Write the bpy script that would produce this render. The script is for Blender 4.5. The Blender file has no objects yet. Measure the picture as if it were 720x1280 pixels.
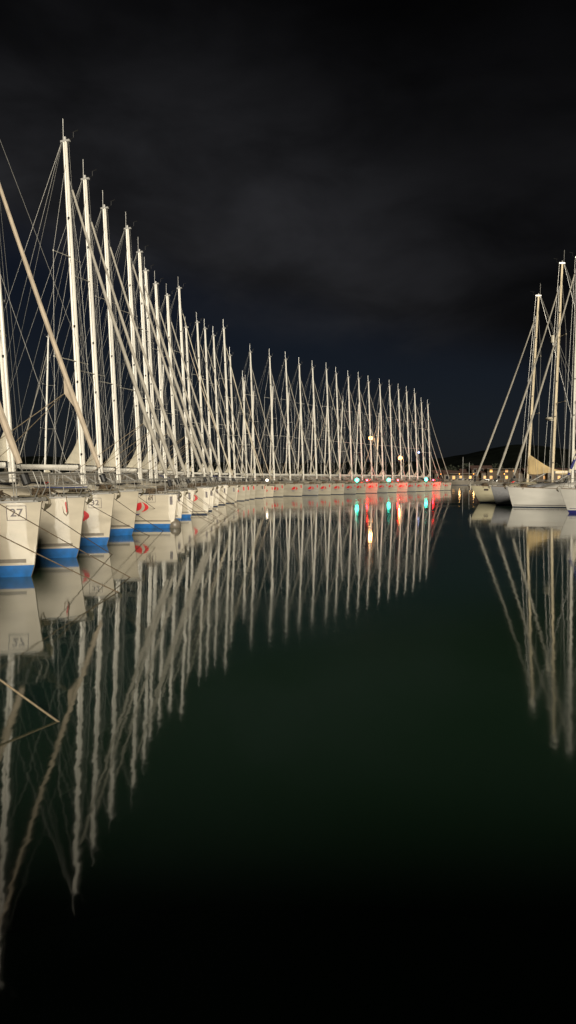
import bpy, math, random
from math import sin, cos, pi, radians, sqrt, atan2
from mathutils import Vector, Matrix, noise

random.seed(7)
sc = bpy.context.scene
col = sc.collection
CAM_H = 2.0
F = 924.0
PITCH = 0.0449            # tangent of the downward tilt

def at(px, D):
    """x for a photo column px at distance D"""
    return (px - 360.0) / F * D

# ------------------------------------------------------------------ materials
def principled(name, base, rough=0.5, metal=0.0, spec=0.5, coat=0.0):
    m = bpy.data.materials.new(name); m.use_nodes = True
    nt = m.node_tree; b = nt.nodes['Principled BSDF']
    b.inputs['Base Color'].default_value = (*base, 1)
    b.inputs['Roughness'].default_value = rough
    b.inputs['Metallic'].default_value = metal
    b.inputs['Specular IOR Level'].default_value = spec
    b.inputs['Coat Weight'].default_value = coat
    b.inputs['Coat Roughness'].default_value = 0.04
    return m, nt, b

def varied(name, base, rough=0.5, metal=0.0, amount=0.12, scale=3.0, bump=0.0, coat=0.0, stretch=(1, 1, 1), dark=None):
    """base colour with soft stains of its own, procedural"""
    m, nt, b = principled(name, base, rough, metal, coat=coat)
    tc = nt.nodes.new('ShaderNodeTexCoord')
    mp = nt.nodes.new('ShaderNodeMapping'); mp.inputs['Scale'].default_value = stretch
    nz = nt.nodes.new('ShaderNodeTexNoise'); nz.inputs['Scale'].default_value = scale; nz.inputs['Detail'].default_value = 6
    cr = nt.nodes.new('ShaderNodeValToRGB')
    d = dark or tuple(c * (1 - amount * 2) for c in base)
    cr.color_ramp.elements[0].position = 0.3; cr.color_ramp.elements[0].color = (*d, 1)
    cr.color_ramp.elements[1].position = 0.62; cr.color_ramp.elements[1].color = (*base, 1)
    nt.links.new(tc.outputs['Object'], mp.inputs['Vector'])
    nt.links.new(mp.outputs['Vector'], nz.inputs['Vector'])
    nt.links.new(nz.outputs['Fac'], cr.inputs['Fac'])
    nt.links.new(cr.outputs['Color'], b.inputs['Base Color'])
    mr = nt.nodes.new('ShaderNodeMapRange')
    mr.inputs['To Min'].default_value = max(0.05, rough - 0.1); mr.inputs['To Max'].default_value = rough + 0.12
    nt.links.new(nz.outputs['Fac'], mr.inputs['Value']); nt.links.new(mr.outputs['Result'], b.inputs['Roughness'])
    if bump:
        bp = nt.nodes.new('ShaderNodeBump'); bp.inputs['Strength'].default_value = bump; bp.inputs['Distance'].default_value = 0.02
        nt.links.new(nz.outputs['Fac'], bp.inputs['Height']); nt.links.new(bp.outputs['Normal'], b.inputs['Normal'])
    return m

def emitter(name, colour, strength):
    m, nt, b = principled(name, colour, 0.4)
    b.inputs['Emission Color'].default_value = (*colour, 1)
    b.inputs['Emission Strength'].default_value = strength
    return m

M = {}
M['gel'] = varied('white gelcoat', (0.50, 0.445, 0.345), 0.36, amount=0.10, scale=1.3, coat=0.22, stretch=(0.6, 1, 2.2))
M['gel_cream'] = varied('cream gelcoat', (0.58, 0.53, 0.37), 0.42, amount=0.06, scale=1.3, coat=0.10, stretch=(0.6, 1, 2.2))
M['gel_cool'] = varied('plain white gelcoat', (0.57, 0.55, 0.50), 0.42, amount=0.06, scale=1.1, coat=0.10, stretch=(0.6, 1, 2.2))
M['gel_dim'] = varied('dimmed white gelcoat', (0.37, 0.335, 0.26), 0.45, amount=0.14, scale=1.3, stretch=(0.6, 1, 2.2))  # white gelcoat darkened to imitate weaker light on the far row
M['gel_dim_cool'] = varied('dimmed grey white gelcoat', (0.29, 0.275, 0.235), 0.45, amount=0.14, scale=1.3, stretch=(0.6, 1, 2.2))  # cooler gelcoat, darkened likewise for the weaker light far down the row
M['gel_far'] = varied('dimmed far boat paint', (0.16, 0.14, 0.11), 0.7, amount=0.12, scale=1.0)  # paint darkened because the even sun overexposes the far motorboats
M['gel_shaded'] = varied('shaded topside paint', (0.30, 0.30, 0.31), 0.25, amount=0.08, scale=1.1, coat=0.4)  # grey stands for the shadow lying on this hull
M['blue'] = varied('blue antifouling', (0.008, 0.13, 0.42), 0.5, amount=0.16, scale=4, dark=(0.012, 0.085, 0.23))
M['navy'] = varied('dark antifouling', (0.02, 0.03, 0.06), 0.5, amount=0.16, scale=5)
M['indigo'] = varied('violet blue antifouling', (0.03, 0.03, 0.20), 0.5, amount=0.16, scale=5)
M['stripe'] = varied('grey vinyl stripe', (0.19, 0.165, 0.13), 0.4, amount=0.15, scale=9)
M['deck'] = varied('deck nonskid', (0.40, 0.36, 0.29), 0.7, amount=0.12, scale=6, bump=0.2)
M['teak'] = varied('teak toe rail', (0.22, 0.15, 0.09), 0.6, amount=0.25, scale=8)
M['mast'] = varied('anodised mast', (0.80, 0.77, 0.69), 0.35, 0.0, amount=0.05, scale=2, stretch=(1, 1, 0.4))
M['mast_warm'] = varied('painted warm mast', (0.80, 0.69, 0.50), 0.4, 0.0, amount=0.06, scale=2, stretch=(1, 1, 0.4))
M['alu'] = varied('dull aluminium', (0.60, 0.59, 0.56), 0.38, 0.3, amount=0.08, scale=6)
M['steel'] = varied('stainless steel', (0.22, 0.21, 0.185), 0.5, 0.4, amount=0.05, scale=6)
M['wire'] = varied('rigging wire', (0.42, 0.41, 0.38), 0.4, 0.3, amount=0.05, scale=6)
M['sail'] = varied('sailcloth', (0.60, 0.55, 0.43), 0.75, amount=0.10, scale=4, bump=0.3)
M['sail_tan'] = varied('tan uv strip', (0.54, 0.45, 0.34), 0.8, amount=0.14, scale=5, bump=0.4, stretch=(1, 1, 0.5))
M['sail_grey'] = varied('grey uv strip', (0.42, 0.39, 0.33), 0.8, amount=0.12, scale=5, bump=0.4, stretch=(1, 1, 0.5))
M['canvas'] = varied('grey brown canvas', (0.26, 0.23, 0.18), 0.85, amount=0.15, scale=5, bump=0.4)
M['canvas_ochre'] = varied('ochre canvas', (0.50, 0.37, 0.18), 0.85, amount=0.2, scale=2.2, bump=0.9, stretch=(1, 1, 0.35))
M['blue_cloth'] = varied('navy striped cloth', (0.03, 0.035, 0.16), 0.8, amount=0.1, scale=5)
M['window'] = principled('smoked acrylic', (0.012, 0.012, 0.014), 0.08)[0]
M['clear'] = varied('clouded vinyl window', (0.035, 0.03, 0.027), 0.2, amount=0.2, scale=4)
M['black'] = varied('black plastic', (0.02, 0.02, 0.02), 0.5, amount=0.1, scale=9)
M['galv'] = varied('galvanised anchor', (0.22, 0.19, 0.13), 0.6, 0.3, amount=0.2, scale=9)
M['rope'] = varied('tan rope', (0.16, 0.115, 0.07), 0.9, amount=0.2, scale=30, bump=0.5)
M['rope_lit'] = varied('lit rope', (0.32, 0.25, 0.16), 0.9, amount=0.2, scale=30, bump=0.5)  # brighter copy of the tan rope, lit look put into its colour
M['red'] = varied('red vinyl', (0.55, 0.015, 0.02), 0.4, amount=0.05, scale=9)
M['navy_vinyl'] = varied('navy vinyl', (0.03, 0.02, 0.13), 0.4, amount=0.05, scale=9)
M['ink'] = varied('dark vinyl', (0.06, 0.045, 0.045), 0.4, amount=0.05, scale=9)
M['fender'] = varied('fender vinyl', (0.60, 0.56, 0.47), 0.5, amount=0.12, scale=7)
M['fender_blue'] = varied('fender blue end', (0.03, 0.06, 0.22), 0.5, amount=0.12, scale=7)
M['plank'] = varied('pontoon planks', (0.26, 0.21, 0.16), 0.8, amount=0.2, scale=4, bump=0.5, stretch=(1, 6, 1))
M['float'] = varied('pontoon float', (0.20, 0.20, 0.19), 0.8, amount=0.2, scale=3)
M['concrete'] = varied('quay concrete', (0.28, 0.27, 0.25), 0.85, amount=0.15, scale=1.5, bump=0.4)
M['hill'] = varied('dark wooded hillside', (0.009, 0.011, 0.009), 1.0, amount=0.3, scale=0.05)  # colour darkened for unlit hills, since the sun lamp reaches them
M['hill'].node_tree.nodes['Principled BSDF'].inputs['Specular IOR Level'].default_value = 0.0
M['shore'] = varied('shore ground', (0.05, 0.045, 0.035), 0.95, amount=0.2, scale=0.3)
M['plaster'] = varied('ochre plaster', (0.085, 0.062, 0.04), 0.9, amount=0.12, scale=0.8)  # wall colour darkened, since the sun lamp also reaches the far houses
M['plaster_pale'] = varied('pale plaster', (0.12, 0.10, 0.08), 0.9, amount=0.12, scale=0.8)  # darkened too, in place of the missing light on the shore
M['tiles'] = varied('roof tiles', (0.07, 0.035, 0.025), 0.9, amount=0.2, scale=3)
M['foliage'] = varied('shore tree foliage', (0.022, 0.028, 0.014), 0.9, amount=0.3, scale=0.8)
M['bark'] = varied('bark', (0.09, 0.065, 0.045), 0.9, amount=0.2, scale=3)
M['pole'] = varied('lamp post paint', (0.16, 0.16, 0.15), 0.6, amount=0.1, scale=3)
M['lit_orange'] = emitter('orange lamp', (1.0, 0.34, 0.09), 14)
M['lit_far'] = emitter('far orange lamp', (1.0, 0.36, 0.08), 1.7)
M['lit_white'] = emitter('white lamp', (1.0, 0.85, 0.62), 9)
M['lit_blue'] = emitter('pale blue lamp', (0.35, 0.45, 1.0), 8)
M['lit_green'] = emitter('green navigation lamp', (0.06, 1.0, 0.66), 14)
M['lit_red'] = emitter('red navigation lamp', (1.0, 0.001, 0.002), 1700)
M['lit_window'] = emitter('lit window', (1.0, 0.52, 0.12), 0.55)
M['lit_window_dim'] = emitter('dim lit window', (1.0, 0.50, 0.16), 0.10)

def water_material():
    m, nt, b = principled('harbour water', (0.015, 0.040, 0.021), 0.05, spec=0.5)
    b.inputs['IOR'].default_value = 1.40
    tc = nt.nodes.new('ShaderNodeTexCoord')
    hs = []
    rn = nt.nodes.new('ShaderNodeTexNoise'); rn.inputs['Scale'].default_value = 0.16; rn.inputs['Detail'].default_value = 4
    nt.links.new(tc.outputs['Object'], rn.inputs['Vector'])
    rr = nt.nodes.new('ShaderNodeMapRange'); rr.inputs['From Min'].default_value = 0.35; rr.inputs['From Max'].default_value = 0.65
    rr.inputs['To Min'].default_value = 0.025; rr.inputs['To Max'].default_value = 0.085
    nt.links.new(rn.outputs['Fac'], rr.inputs['Value']); nt.links.new(rr.outputs['Result'], b.inputs['Roughness'])
    for scale, det, stretch, s in ((0.55, 2.0, (1.0, 0.8, 1), 0.008), (2.6, 3.0, (1.0, 0.7, 1), 0.006), (0.09, 1.0, (1, 1, 1), 0.02)):
        mp = nt.nodes.new('ShaderNodeMapping'); mp.inputs['Scale'].default_value = stretch
        nz = nt.nodes.new('ShaderNodeTexNoise'); nz.inputs['Scale'].default_value = scale; nz.inputs['Detail'].default_value = det
        mu = nt.nodes.new('ShaderNodeMath'); mu.operation = 'MULTIPLY'; mu.inputs[1].default_value = s
        nt.links.new(tc.outputs['Object'], mp.inputs['Vector']); nt.links.new(mp.outputs['Vector'], nz.inputs['Vector'])
        nt.links.new(nz.outputs['Fac'], mu.inputs[0]); hs.append(mu)
    a1 = nt.nodes.new('ShaderNodeMath'); a2 = nt.nodes.new('ShaderNodeMath')
    nt.links.new(hs[0].outputs[0], a1.inputs[0]); nt.links.new(hs[1].outputs[0], a1.inputs[1])
    nt.links.new(a1.outputs[0], a2.inputs[0]); nt.links.new(hs[2].outputs[0], a2.inputs[1])
    bp = nt.nodes.new('ShaderNodeBump'); bp.inputs['Strength'].default_value = 1.0; bp.inputs['Distance'].default_value = 0.22
    nt.links.new(a2.outputs[0], bp.inputs['Height'])
    nt.links.new(bp.outputs['Normal'], b.inputs['Normal'])
    return m
M['water'] = water_material()

# ------------------------------------------------------------------ mesh builder
class MB:
    def __init__(s): s.v = []; s.f = []; s.mi = []
    def add(s, vs, fs, mi=0):
        o = len(s.v); s.v += [tuple(p) for p in vs]
        s.f += [tuple(i + o for i in f) for f in fs]; s.mi += [mi] * len(fs); return s
    def box(s, a, b, mi=0):
        (x0, y0, z0), (x1, y1, z1) = a, b
        return s.add([(x0,y0,z0),(x1,y0,z0),(x1,y1,z0),(x0,y1,z0),(x0,y0,z1),(x1,y0,z1),(x1,y1,z1),(x0,y1,z1)],
                     [(3,2,1,0),(4,5,6,7),(0,1,5,4),(1,2,6,5),(2,3,7,6),(3,0,4,7)], mi)
    def loft(s, rings, closed=True, cap=True, mi=0):
        n = len(rings[0]); vs = [p for r in rings for p in r]; fs = []
        for k in range(len(rings) - 1):
            for j in range(n if closed else n - 1):
                a = k * n + j; b = k * n + (j + 1) % n
                fs.append((a, b, b + n, a + n))
        if cap:
            fs.append(tuple(range(n - 1, -1, -1))); fs.append(tuple((len(rings) - 1) * n + i for i in range(n)))
        return s.add(vs, fs, mi)
    def tube(s, pts, r, n=6, mi=0, cap=True):
        pts = [Vector(p) for p in pts]; m = len(pts)
        rs = r if isinstance(r, (list, tuple)) else [r] * m
        rings = []; up = None
        for i, p in enumerate(pts):
            t = (pts[min(i + 1, m - 1)] - pts[max(i - 1, 0)]).normalized()
            if up is None:
                up = Vector((0, 0, 1)) if abs(t.z) < 0.9 else Vector((1, 0, 0))
            a = t.cross(up)
            if a.length < 1e-4: a = t.cross(Vector((0.3, 1, 0.2)))
            a.normalize(); b = t.cross(a).normalized(); up = -b if (-b).length else up
            up = b.cross(t) if False else up
            rings.append([p + (a * cos(2*pi*k/n) + b * sin(2*pi*k/n)) * rs[i] for k in range(n)])
        return s.loft(rings, True, cap, mi)
    def sphere(s, c, r, n=10, m=7, mi=0):
        rx, ry, rz = r if isinstance(r, (tuple, list)) else (r, r, r)
        rings = []
        for i in range(m + 1):
            th = -pi/2 + pi * i / m; rr = max(cos(th), 0.02)
            rings.append([(c[0] + rx*rr*cos(2*pi*k/n), c[1] + ry*rr*sin(2*pi*k/n), c[2] + rz*sin(th)) for k in range(n)])
        return s.loft(rings, True, True, mi)
    def build(s, name, mats, parent=None, smooth=False, kind=None):
        me = bpy.data.meshes.new(name); me.from_pydata(s.v, [], s.f)
        for m in (mats if isinstance(mats, (list, tuple)) else [mats]): me.materials.append(m)
        for p, mi in zip(me.polygons, s.mi):
            p.material_index = mi; p.use_smooth = smooth
        if smooth:
            try: me.set_sharp_from_angle(angle=radians(40))
            except Exception: pass
        me.update()
        o = bpy.data.objects.new(name, me); col.objects.link(o)
        if parent: o.parent = parent
        if kind: o['kind'] = kind
        return o

def tag(o, label=None, cat=None, group=None, kind=None):
    if label: o['label'] = label
    if cat: o['category'] = cat
    if group: o['group'] = group
    if kind: o['kind'] = kind
    return o
def empty(name, loc=(0, 0, 0), rz=0):
    o = bpy.data.objects.new(name, None); o.empty_display_size = 0.3; col.objects.link(o)
    o.location = loc; o.rotation_euler = (0, 0, rz); return o
def kids(o): return [c for c in bpy.data.objects if c.parent == o]
def tree_of(o): return (o, [tree_of(c) for c in kids(o)])
def copy_tree(t, parent=None, skip=()):
    o, ch = t
    c = o.copy(); col.objects.link(c); c.parent = parent
    for sub in ch:
        if sub[0].name.split('.')[0] in skip: continue
        copy_tree(sub, c, skip)
    return c

# ------------------------------------------------------------------ sailing boat
class Hull:
    def __init__(s, xb=4.5, xs=-7.2, beam=3.25, zb=1.55, zm=1.28, rake=0.14, foot=0.24, entry=0.8, flare=0.16):
        s.flare = flare
        s.xb, s.xs, s.B, s.zb, s.zm, s.rake, s.foot, s.entry = xb, xs, beam, zb, zm, rake, foot, entry
    def zd(s, t): return s.zm + (s.zb - s.zm) * t ** 1.8
    def bow(s, z):
        x = s.xb - s.rake * (s.zb - z)
        if z < 0.1: x -= 0.9 * (0.1 - z) ** 1.3
        return x
    def stern(s, z): return s.xs + (0.25 * (1.2 - z) if z < 1.2 else 0)
    def half(s, t, z):
        if t > 0.45:
            v = (1 - t) / 0.55; f = sin(min(v, 1) * pi / 2) ** s.entry
            f = max(f, 0.018 if t < 1 else 0.012)
        else: f = 1 - 0.12 * ((0.45 - t) / 0.45) ** 2
        h = s.B / 2 * f
        q = max(0, z) / s.zd(t)
        c = 0.93 - s.flare * max(0, (t - 0.5) / 0.5)
        g = c + (1 - c) * min(1, q) ** 0.7
        if z < 0: g *= max(0.15, 1 - (-z / 0.62) ** 1.7)
        return h * g
    def y_at(s, x, z):
        t = (x - s.stern(z)) / (s.bow(z) - s.stern(z)); return s.half(min(max(t, 0), 1), z)
    def deck_t(s, x): return (x - s.xs) / (s.xb - s.xs)
    def deck_z(s, x): return s.zd(min(max(s.deck_t(x), 0), 1))
    def deck_y(s, x): t = min(max(s.deck_t(x), 0), 1); return s.half(t, s.zd(t))
    def mesh(s, rail):
        mb = MB()
        ts = [i / 26 for i in range(21)] + [0.80, 0.84, 0.875, 0.905, 0.93, 0.952, 0.97, 0.985, 0.995, 1.0]
        ts = sorted(set(ts))
        rings = []
        for t in ts:
            ring = []; zdk = s.zd(t)
            zl = [-0.5, -0.3, -0.1, 0.0, s.foot] + [s.foot + (zdk - s.foot) * q for q in (0.12, 0.3, 0.5, 0.7, 0.85, 1.0)]
            pts = [(s.stern(z) + (s.bow(z) - s.stern(z)) * t, s.half(t, z), z) for z in zl]
            ring = [(x, -y, z) for x, y, z in pts[::-1]] + pts
            rings.append(ring)
        n = len(rings[0]); base = len(mb.v)
        vs = [p for r in rings for p in r]; fs = []; mi = []
        half = n // 2
        for k in range(len(rings) - 1):
            for j in range(n - 1):
                a = k * n + j; fs.append((a, a + n, a + n + 1, a + 1))
                lv = j if j >= half else n - 2 - j
                lv -= half
                mi.append(1 if lv < 4 and j != half - 1 else (1 if j == half - 1 else 0))
        mb.v += vs; mb.f += fs; mb.mi += mi
        mb.f.append(tuple(range(n))); mb.mi.append(0)
        mb.f.append(tuple((len(rings) - 1) * n + i for i in range(n - 1, -1, -1))); mb.mi.append(0)
        return mb

def arc(p0, p1, bulge, n=10):
    """points on an arc-like curve between two 2-D points"""
    p0 = Vector(p0); p1 = Vector(p1); d = p1 - p0; nrm = Vector((d.y, -d.x))
    return [p0 + d * (i / n) + nrm * bulge * 4 * (i / n) * (1 - i / n) for i in range(n + 1)]
def decal(mb, H, strips, x0, z0, w, h, side=-1, mi=0, off=0.006):
    for A, B_ in strips:
        vs = []; fs = []
        for a, b in zip(A, B_):
            for p in (a, (a + b) / 2, b):
                x = x0 + (p.x * w if side < 0 else -p.x * w); z = z0 + p.y * h
                vs.append((x, side * (H.y_at(x, z) + off), z))
        for i in range(len(A) - 1):
            for j in range(2):
                a = i * 3 + j; fs.append((a, a + 1, a + 4, a + 3))
        mb.add(vs, fs, mi)
SAIL_L = [(arc((0.0, 0.40), (0.58, 0.98), -0.13), arc((0.0, 0.37), (0.60, 0.95), 0.36))]
SAIL_R = [(arc((0.66, 1.0), (0.60, 0.26), -0.45), arc((0.64, 0.99), (0.58, 0.27), -0.22))]
HULL_L = [(arc((0.0, 0.19), (0.52, 0.20), 0.02), arc((0.0, 0.19), (0.52, 0.20), 0.22))]

def text_on_hull(H, txt, x0, z0, h, side, parent, name='bow_number'):
    cu = bpy.data.curves.new('t', 'FONT'); cu.body = txt; cu.size = h * 1.05; cu.align_x = 'CENTER'; cu.align_y = 'CENTER'; cu.resolution_u = 3
    cu.offset = 0.004
    ob = bpy.data.objects.new('t', cu); me = bpy.data.meshes.new_from_object(ob)
    mb = MB()
    off = 0.012
    def mp(u, v): 
        x = x0 + (u if side < 0 else -u); z = z0 + v; return (x, side * (H.y_at(x, z) + off), z)
    mb.add([mp(v.co.x, v.co.y) for v in me.vertices], [tuple(p.vertices) for p in me.polygons])
    w = h * 0.82; hh = h * 0.72; t = 0.012
    for (u0, v0, u1, v1) in ((-w,-hh,w,-hh+t),(-w,hh-t,w,hh),(-w,-hh+t,-w+t,hh-t),(w-t,-hh+t,w,hh-t)):
        N = 8
        vs = []; 
        for i in range(N + 1):
            u = u0 + (u1 - u0) * i / N; vs += [mp(u, v0), mp(u, v1)]
        mb.add(vs, [(2*i, 2*i+2, 2*i+3, 2*i+1) for i in range(N)])
    bpy.data.objects.remove(ob)
    return mb.build(name, M['ink'], parent)

def mast_ring(x, y, z, w, d):
    """closed section with a sail slot groove; fore-aft length d, width w"""
    P = []
    fr, n = 0.60, 7
    cx = d * 0.5 - d * fr / 2
    for i in range(n):                       # front lobe from right-rear round the front
        a = -pi * 0.78 + 2 * pi * 0.78 * i / (n - 1)
        P.append((cx + cos(a) * d * fr / 2, sin(a) * w / 2))
    P.append((-d * 0.125, w * 0.22))
    rx = -d * 0.5 + d * 0.19
    for i in range(5):
        a = pi * 0.22 + (2 * pi - 0.44 * pi) * i / 4
        P.append((rx + cos(a) * d * 0.19, sin(a) * w * 0.42))
    P.append((-d * 0.125, -w * 0.22))
    return [(x + px, y + py, z) for px, py in P]

def make_boat(spec):
    g = spec.get
    H = Hull(beam=g('beam', 3.25), zb=g('zb', 1.55), zm=g('zm', 1.28), rake=g('rake', 0.14), foot=g('foot', 0.24), xb=g('xb', 4.5), entry=g('entry', 0.8), flare=g('flare', 0.16))
    root = empty('sailing_yacht')
    hull = H.mesh(None).build('hull', [g('hullmat', M['gel']), g('footmat', M['blue'])], root, smooth=True)
    # toe rail along both edges
    for sd in (-1, 1):
        pts = [(x, sd * (H.deck_y(x) - 0.02), H.deck_z(x) + 0.015) for x in [H.xs + 0.1 + (H.xb - H.xs - 0.16) * i / 26 for i in range(27)]]
        MB().tube(pts, 0.028, 4).build('toe_rail', M['teak'] if g('teak') else M['alu'], root)
    # stripe
    if g('stripe', True):
        z0, z1 = g('stripe_z', (0.29, 0.37)); mb = MB()
        for sd in (-1, 1):
            xs = [-6.5 + (H.bow(0.33) - 0.14 + 6.5) * i / 40 for i in range(41)]
            vs = []
            for x in xs:
                vs += [(x, sd * (H.y_at(x, z0) + 0.005), z0), (x, sd * (H.y_at(x, z1) + 0.005), z1)]
            mb.add(vs, [(2*i, 2*i+2, 2*i+3, 2*i+1) for i in range(40)])
        mb.build('waterline_stripe', g('stripemat', M['stripe']), hull)
    lx, lz = g('logo_pos', (H.xb - 1.75, 0.62))
    if g('logo', True):
        for sd in (-1, 1):
            mb = MB(); x0 = lx if sd < 0 else lx + 0.75
            decal(mb, H, SAIL_L + SAIL_R, x0, lz, 0.72, 0.56, sd)
            decal(mb, H, HULL_L, x0, lz - 0.03, 0.72, 0.56, sd, 1)
            mb.build('sail_logo', [M['red'], M['navy_vinyl']], hull)
    if g('mark', False):
        for sd in (-1, 1):
            mb = MB(); x1 = H.xb - 0.27
            A = [Vector((0, i / 6)) for i in range(7)]; B_ = [Vector((1, i / 6)) for i in range(7)]
            decal(mb, H, [(A, B_)], x1 if sd < 0 else x1 + 0.10, 0.95, 0.10, 0.34, sd, 0, 0.004)
            mb.build('bow_marking', M['ink'] if not g('redmark') else M['red'], hull)
    if g('number'):
        for sd in (-1, 1): text_on_hull(H, g('number'), H.xb - g('num_dx', 0.62), g('num_z', 1.30), 0.21, sd, hull)
    # hull window strip
    if g('portlight', True):
        for sd in (-1, 1):
            mb = MB(); A = [Vector((i / 12, 0)) for i in range(13)]; B_ = [Vector((i / 12, 1)) for i in range(13)]
            decal(mb, H, [(A, B_)], -2.2 if sd < 0 else -0.4, 0.92, 1.8, 0.13, sd, 0, 0.004)
            mb.build('hull_window', M['window'], hull)
    # deck
    mb = MB(); rings = []
    for i in range(25):
        x = H.xs + 0.02 + (H.xb - H.xs - 0.05) * i / 24; y = H.deck_y(x) - 0.02; z = H.deck_z(x)
        rings.append([(x, -y + 2 * y * k / 8, z + 0.06 * (1 - (2 * k / 8 - 1) ** 2) * min(1, y)) for k in range(9)])
    mb.loft(rings, False, False).build('deck', M['deck'], root, smooth=True)
    # coachroof
    mb = MB(); rings = []; cx0, cx1 = -3.0, 2.3
    for i in range(13):
        u = i / 12; x = cx0 + (cx1 - cx0) * u; e = max(0.0, (u - 0.55) / 0.45)
        w = (1.02 - 0.05 * u) * (1 - 0.5 * e ** 2); h = 0.40 * (1 - e ** 1.8) + 0.02; z = H.deck_z(x) + 0.02
        rings.append([(x, y * w, z + zz * h) for y, zz in ((-1.06, 0), (-1.0, 0.6), (-0.86, 0.95), (-0.45, 1.12), (0, 1.18), (0.45, 1.12), (0.86, 0.95), (1.0, 0.6), (1.06, 0))])
    cr = mb.loft(rings, False, True).build('coachroof', g('hullmat', M['gel']), root, smooth=True)
    for sd in (-1, 1):
        mb = MB(); vs = []
        for i in range(11):
            u = 0.06 + 0.52 * i / 10; x = cx0 + (cx1 - cx0) * u; e = max(0.0, (u - 0.55) / 0.45)
            w = (1.02 - 0.05 * u) * (1 - 0.5 * e ** 2); h = 0.40 * (1 - e ** 1.8) + 0.02; z = H.deck_z(x) + 0.02
            s_ = 1 - abs(i - 4) / 8 * 0.5
            vs += [(x, sd * (w * 1.035 + 0.012), z + 0.2 * h), (x, sd * (w * 1.0 + 0.014), z + (0.2 + 0.44 * s_) * h)]
        mb.add(vs, [(2*i, 2*i+2, 2*i+3, 2*i+1) for i in range(10)]).build('cabin_window', M['window'], cr)
    zc = H.deck_z(1.0)
    MB().box((2.75, -0.28, H.deck_z(3) + 0.02), (3.3, 0.28, H.deck_z(3) + 0.09)).build('fore_hatch', M['window'], root)
    MB().box((0.7, -0.25, zc + 0.40), (1.2, 0.25, zc + 0.47)).build('roof_hatch', M['window'], cr)
    # cockpit coamings, bench, wheel
    for sd in (-1, 1):
        mb = MB(); a, b = (0.98 * sd, 1.28 * sd)
        y0, y1 = min(a, b), max(a, b); zz = H.deck_z(-5)
        mb.loft([[(-3.0, y0, zz), (-3.0, y1, zz), (-3.0, y1 - 0.05*sd if sd > 0 else y1, zz + 0.34), (-3.0, y0, zz + 0.36)],
                 [(-6.7, y0, zz), (-6.7, y1, zz), (-6.7, y1, zz + 0.20), (-6.7, y0, zz + 0.22)]], True, True).build('cockpit_coaming', M['deck'], root)
        mb = MB(); c = Vector((-5.7, 0.62 * sd, zz + 0.55)); pts = [c + Vector((0.05*sin(2*pi*i/16), 0.33*cos(2*pi*i/16), 0.33*sin(2*pi*i/16))) for i in range(17)]
        mb.tube(pts, 0.016, 4)
        for k in range(3): mb.tube([c + Vector((0, 0.33*cos(pi*k/3), 0.33*sin(pi*k/3))), c - Vector((0, 0.33*cos(pi*k/3), 0.33*sin(pi*k/3)))], 0.01, 3)
        mb.box((c.x + 0.02, c.y - 0.09, zz), (c.x + 0.2, c.y + 0.09, zz + 0.6)).build('steering_wheel', M['steel'], root)
    for sd in (-1, 1):
        for xw_ in (-3.5, -5.0):
            MB().tube([(xw_, sd * 1.13, zz + 0.30), (xw_, sd * 1.13, zz + 0.38), (xw_, sd * 1.13, zz + 0.40), (xw_, sd * 1.13, zz + 0.52)], [0.09, 0.08, 0.055, 0.07], 10).build('winch', M['steel'], root)
    # sprayhood
    zs = H.deck_z(-3)
    mb = MB(); rings = []
    for (x, w, h) in ((-2.35, 1.10, 0.40), (-2.75, 1.16, 0.82), (-3.25, 1.20, 1.02), (-3.9, 1.22, 1.06)):
        rings.append([(x - 0.25 * (abs(cos(a)) ** 3), w * cos(a), zs + 0.05 + h * max(0, sin(a)) ** 0.55) for a in [pi * k / 12 for k in range(13)]])
    sh = mb.loft(rings, False, False).build('sprayhood', M[g('canvas', 'canvas')], root, smooth=True)
    for sd in (-1, 1):
        vs = []; mb = MB()
        for k in range(6):
            u = k / 5; x = -2.65 - 1.0 * u
            yy = sd * (1.165 + 0.04 * u + 0.03); z0_ = zs + 0.22; z1_ = zs + 0.56 + 0.22 * u
            vs += [(x - 0.1, yy + sd*0.015, z0_), (x - 0.1, yy - sd*0.005, z1_)]
        mb.add(vs, [(2*i, 2*i+2, 2*i+3, 2*i+1) for i in range(5)])
        mb.build('vinyl_window', M['clear'], sh)
    # mast, raked
    h = g('h', 16.6); mw, md = g('mastw', 0.17), g('mastd', 0.25); rk = g('rakem', 0.050); z0 = H.deck_z(0) + 0.3
    def mx(z): return -rk * (z - z0)
    mb = MB(); rings = []
    for i in range(15):
        z = z0 + (h - z0) * i / 14; k = 1 - 0.22 * max(0, (i / 14 - 0.55) / 0.45)
        rings.append(mast_ring(mx(z), 0, z, mw * k, md * k))
    mast = mb.loft(rings).build('mast', g('mastmat', M['mast']), root, smooth=True)
    for q in (0.10, 0.31, 0.47, 0.78):
        z = z0 + (h - z0) * q; MB().box((mx(z) + 0.0, -mw/2 - 0.03, z - 0.04), (mx(z) + 0.07, mw/2 + 0.03, z + 0.05)).build('mast_tang', M['black'], mast)
    mb = MB(); mb.box((mx(h) - 0.20, -0.05, h - 0.02), (mx(h) + 0.24, 0.05, h + 0.07)); mb.tube([(mx(h), 0, h + 0.05), (mx(h), 0, h + 0.2)], 0.05, 8)
    mb.build('masthead', M['alu'], mast)
    MB().tube([(mx(h) - 0.12, 0.05, h), (mx(h) - 0.13, 0.05, h + 1.0)], 0.013, 4).build('antenna', M['alu'], mast)
    mb = MB(); mb.tube([(mx(h) + 0.15, 0, h + 0.03), (mx(h) + 0.42, 0, h + 0.12)], 0.014, 4)
    mb.tube([(mx(h) + 0.42, 0, h + 0.12), (mx(h) + 0.42, 0, h + 0.33)], 0.012, 4)
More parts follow.
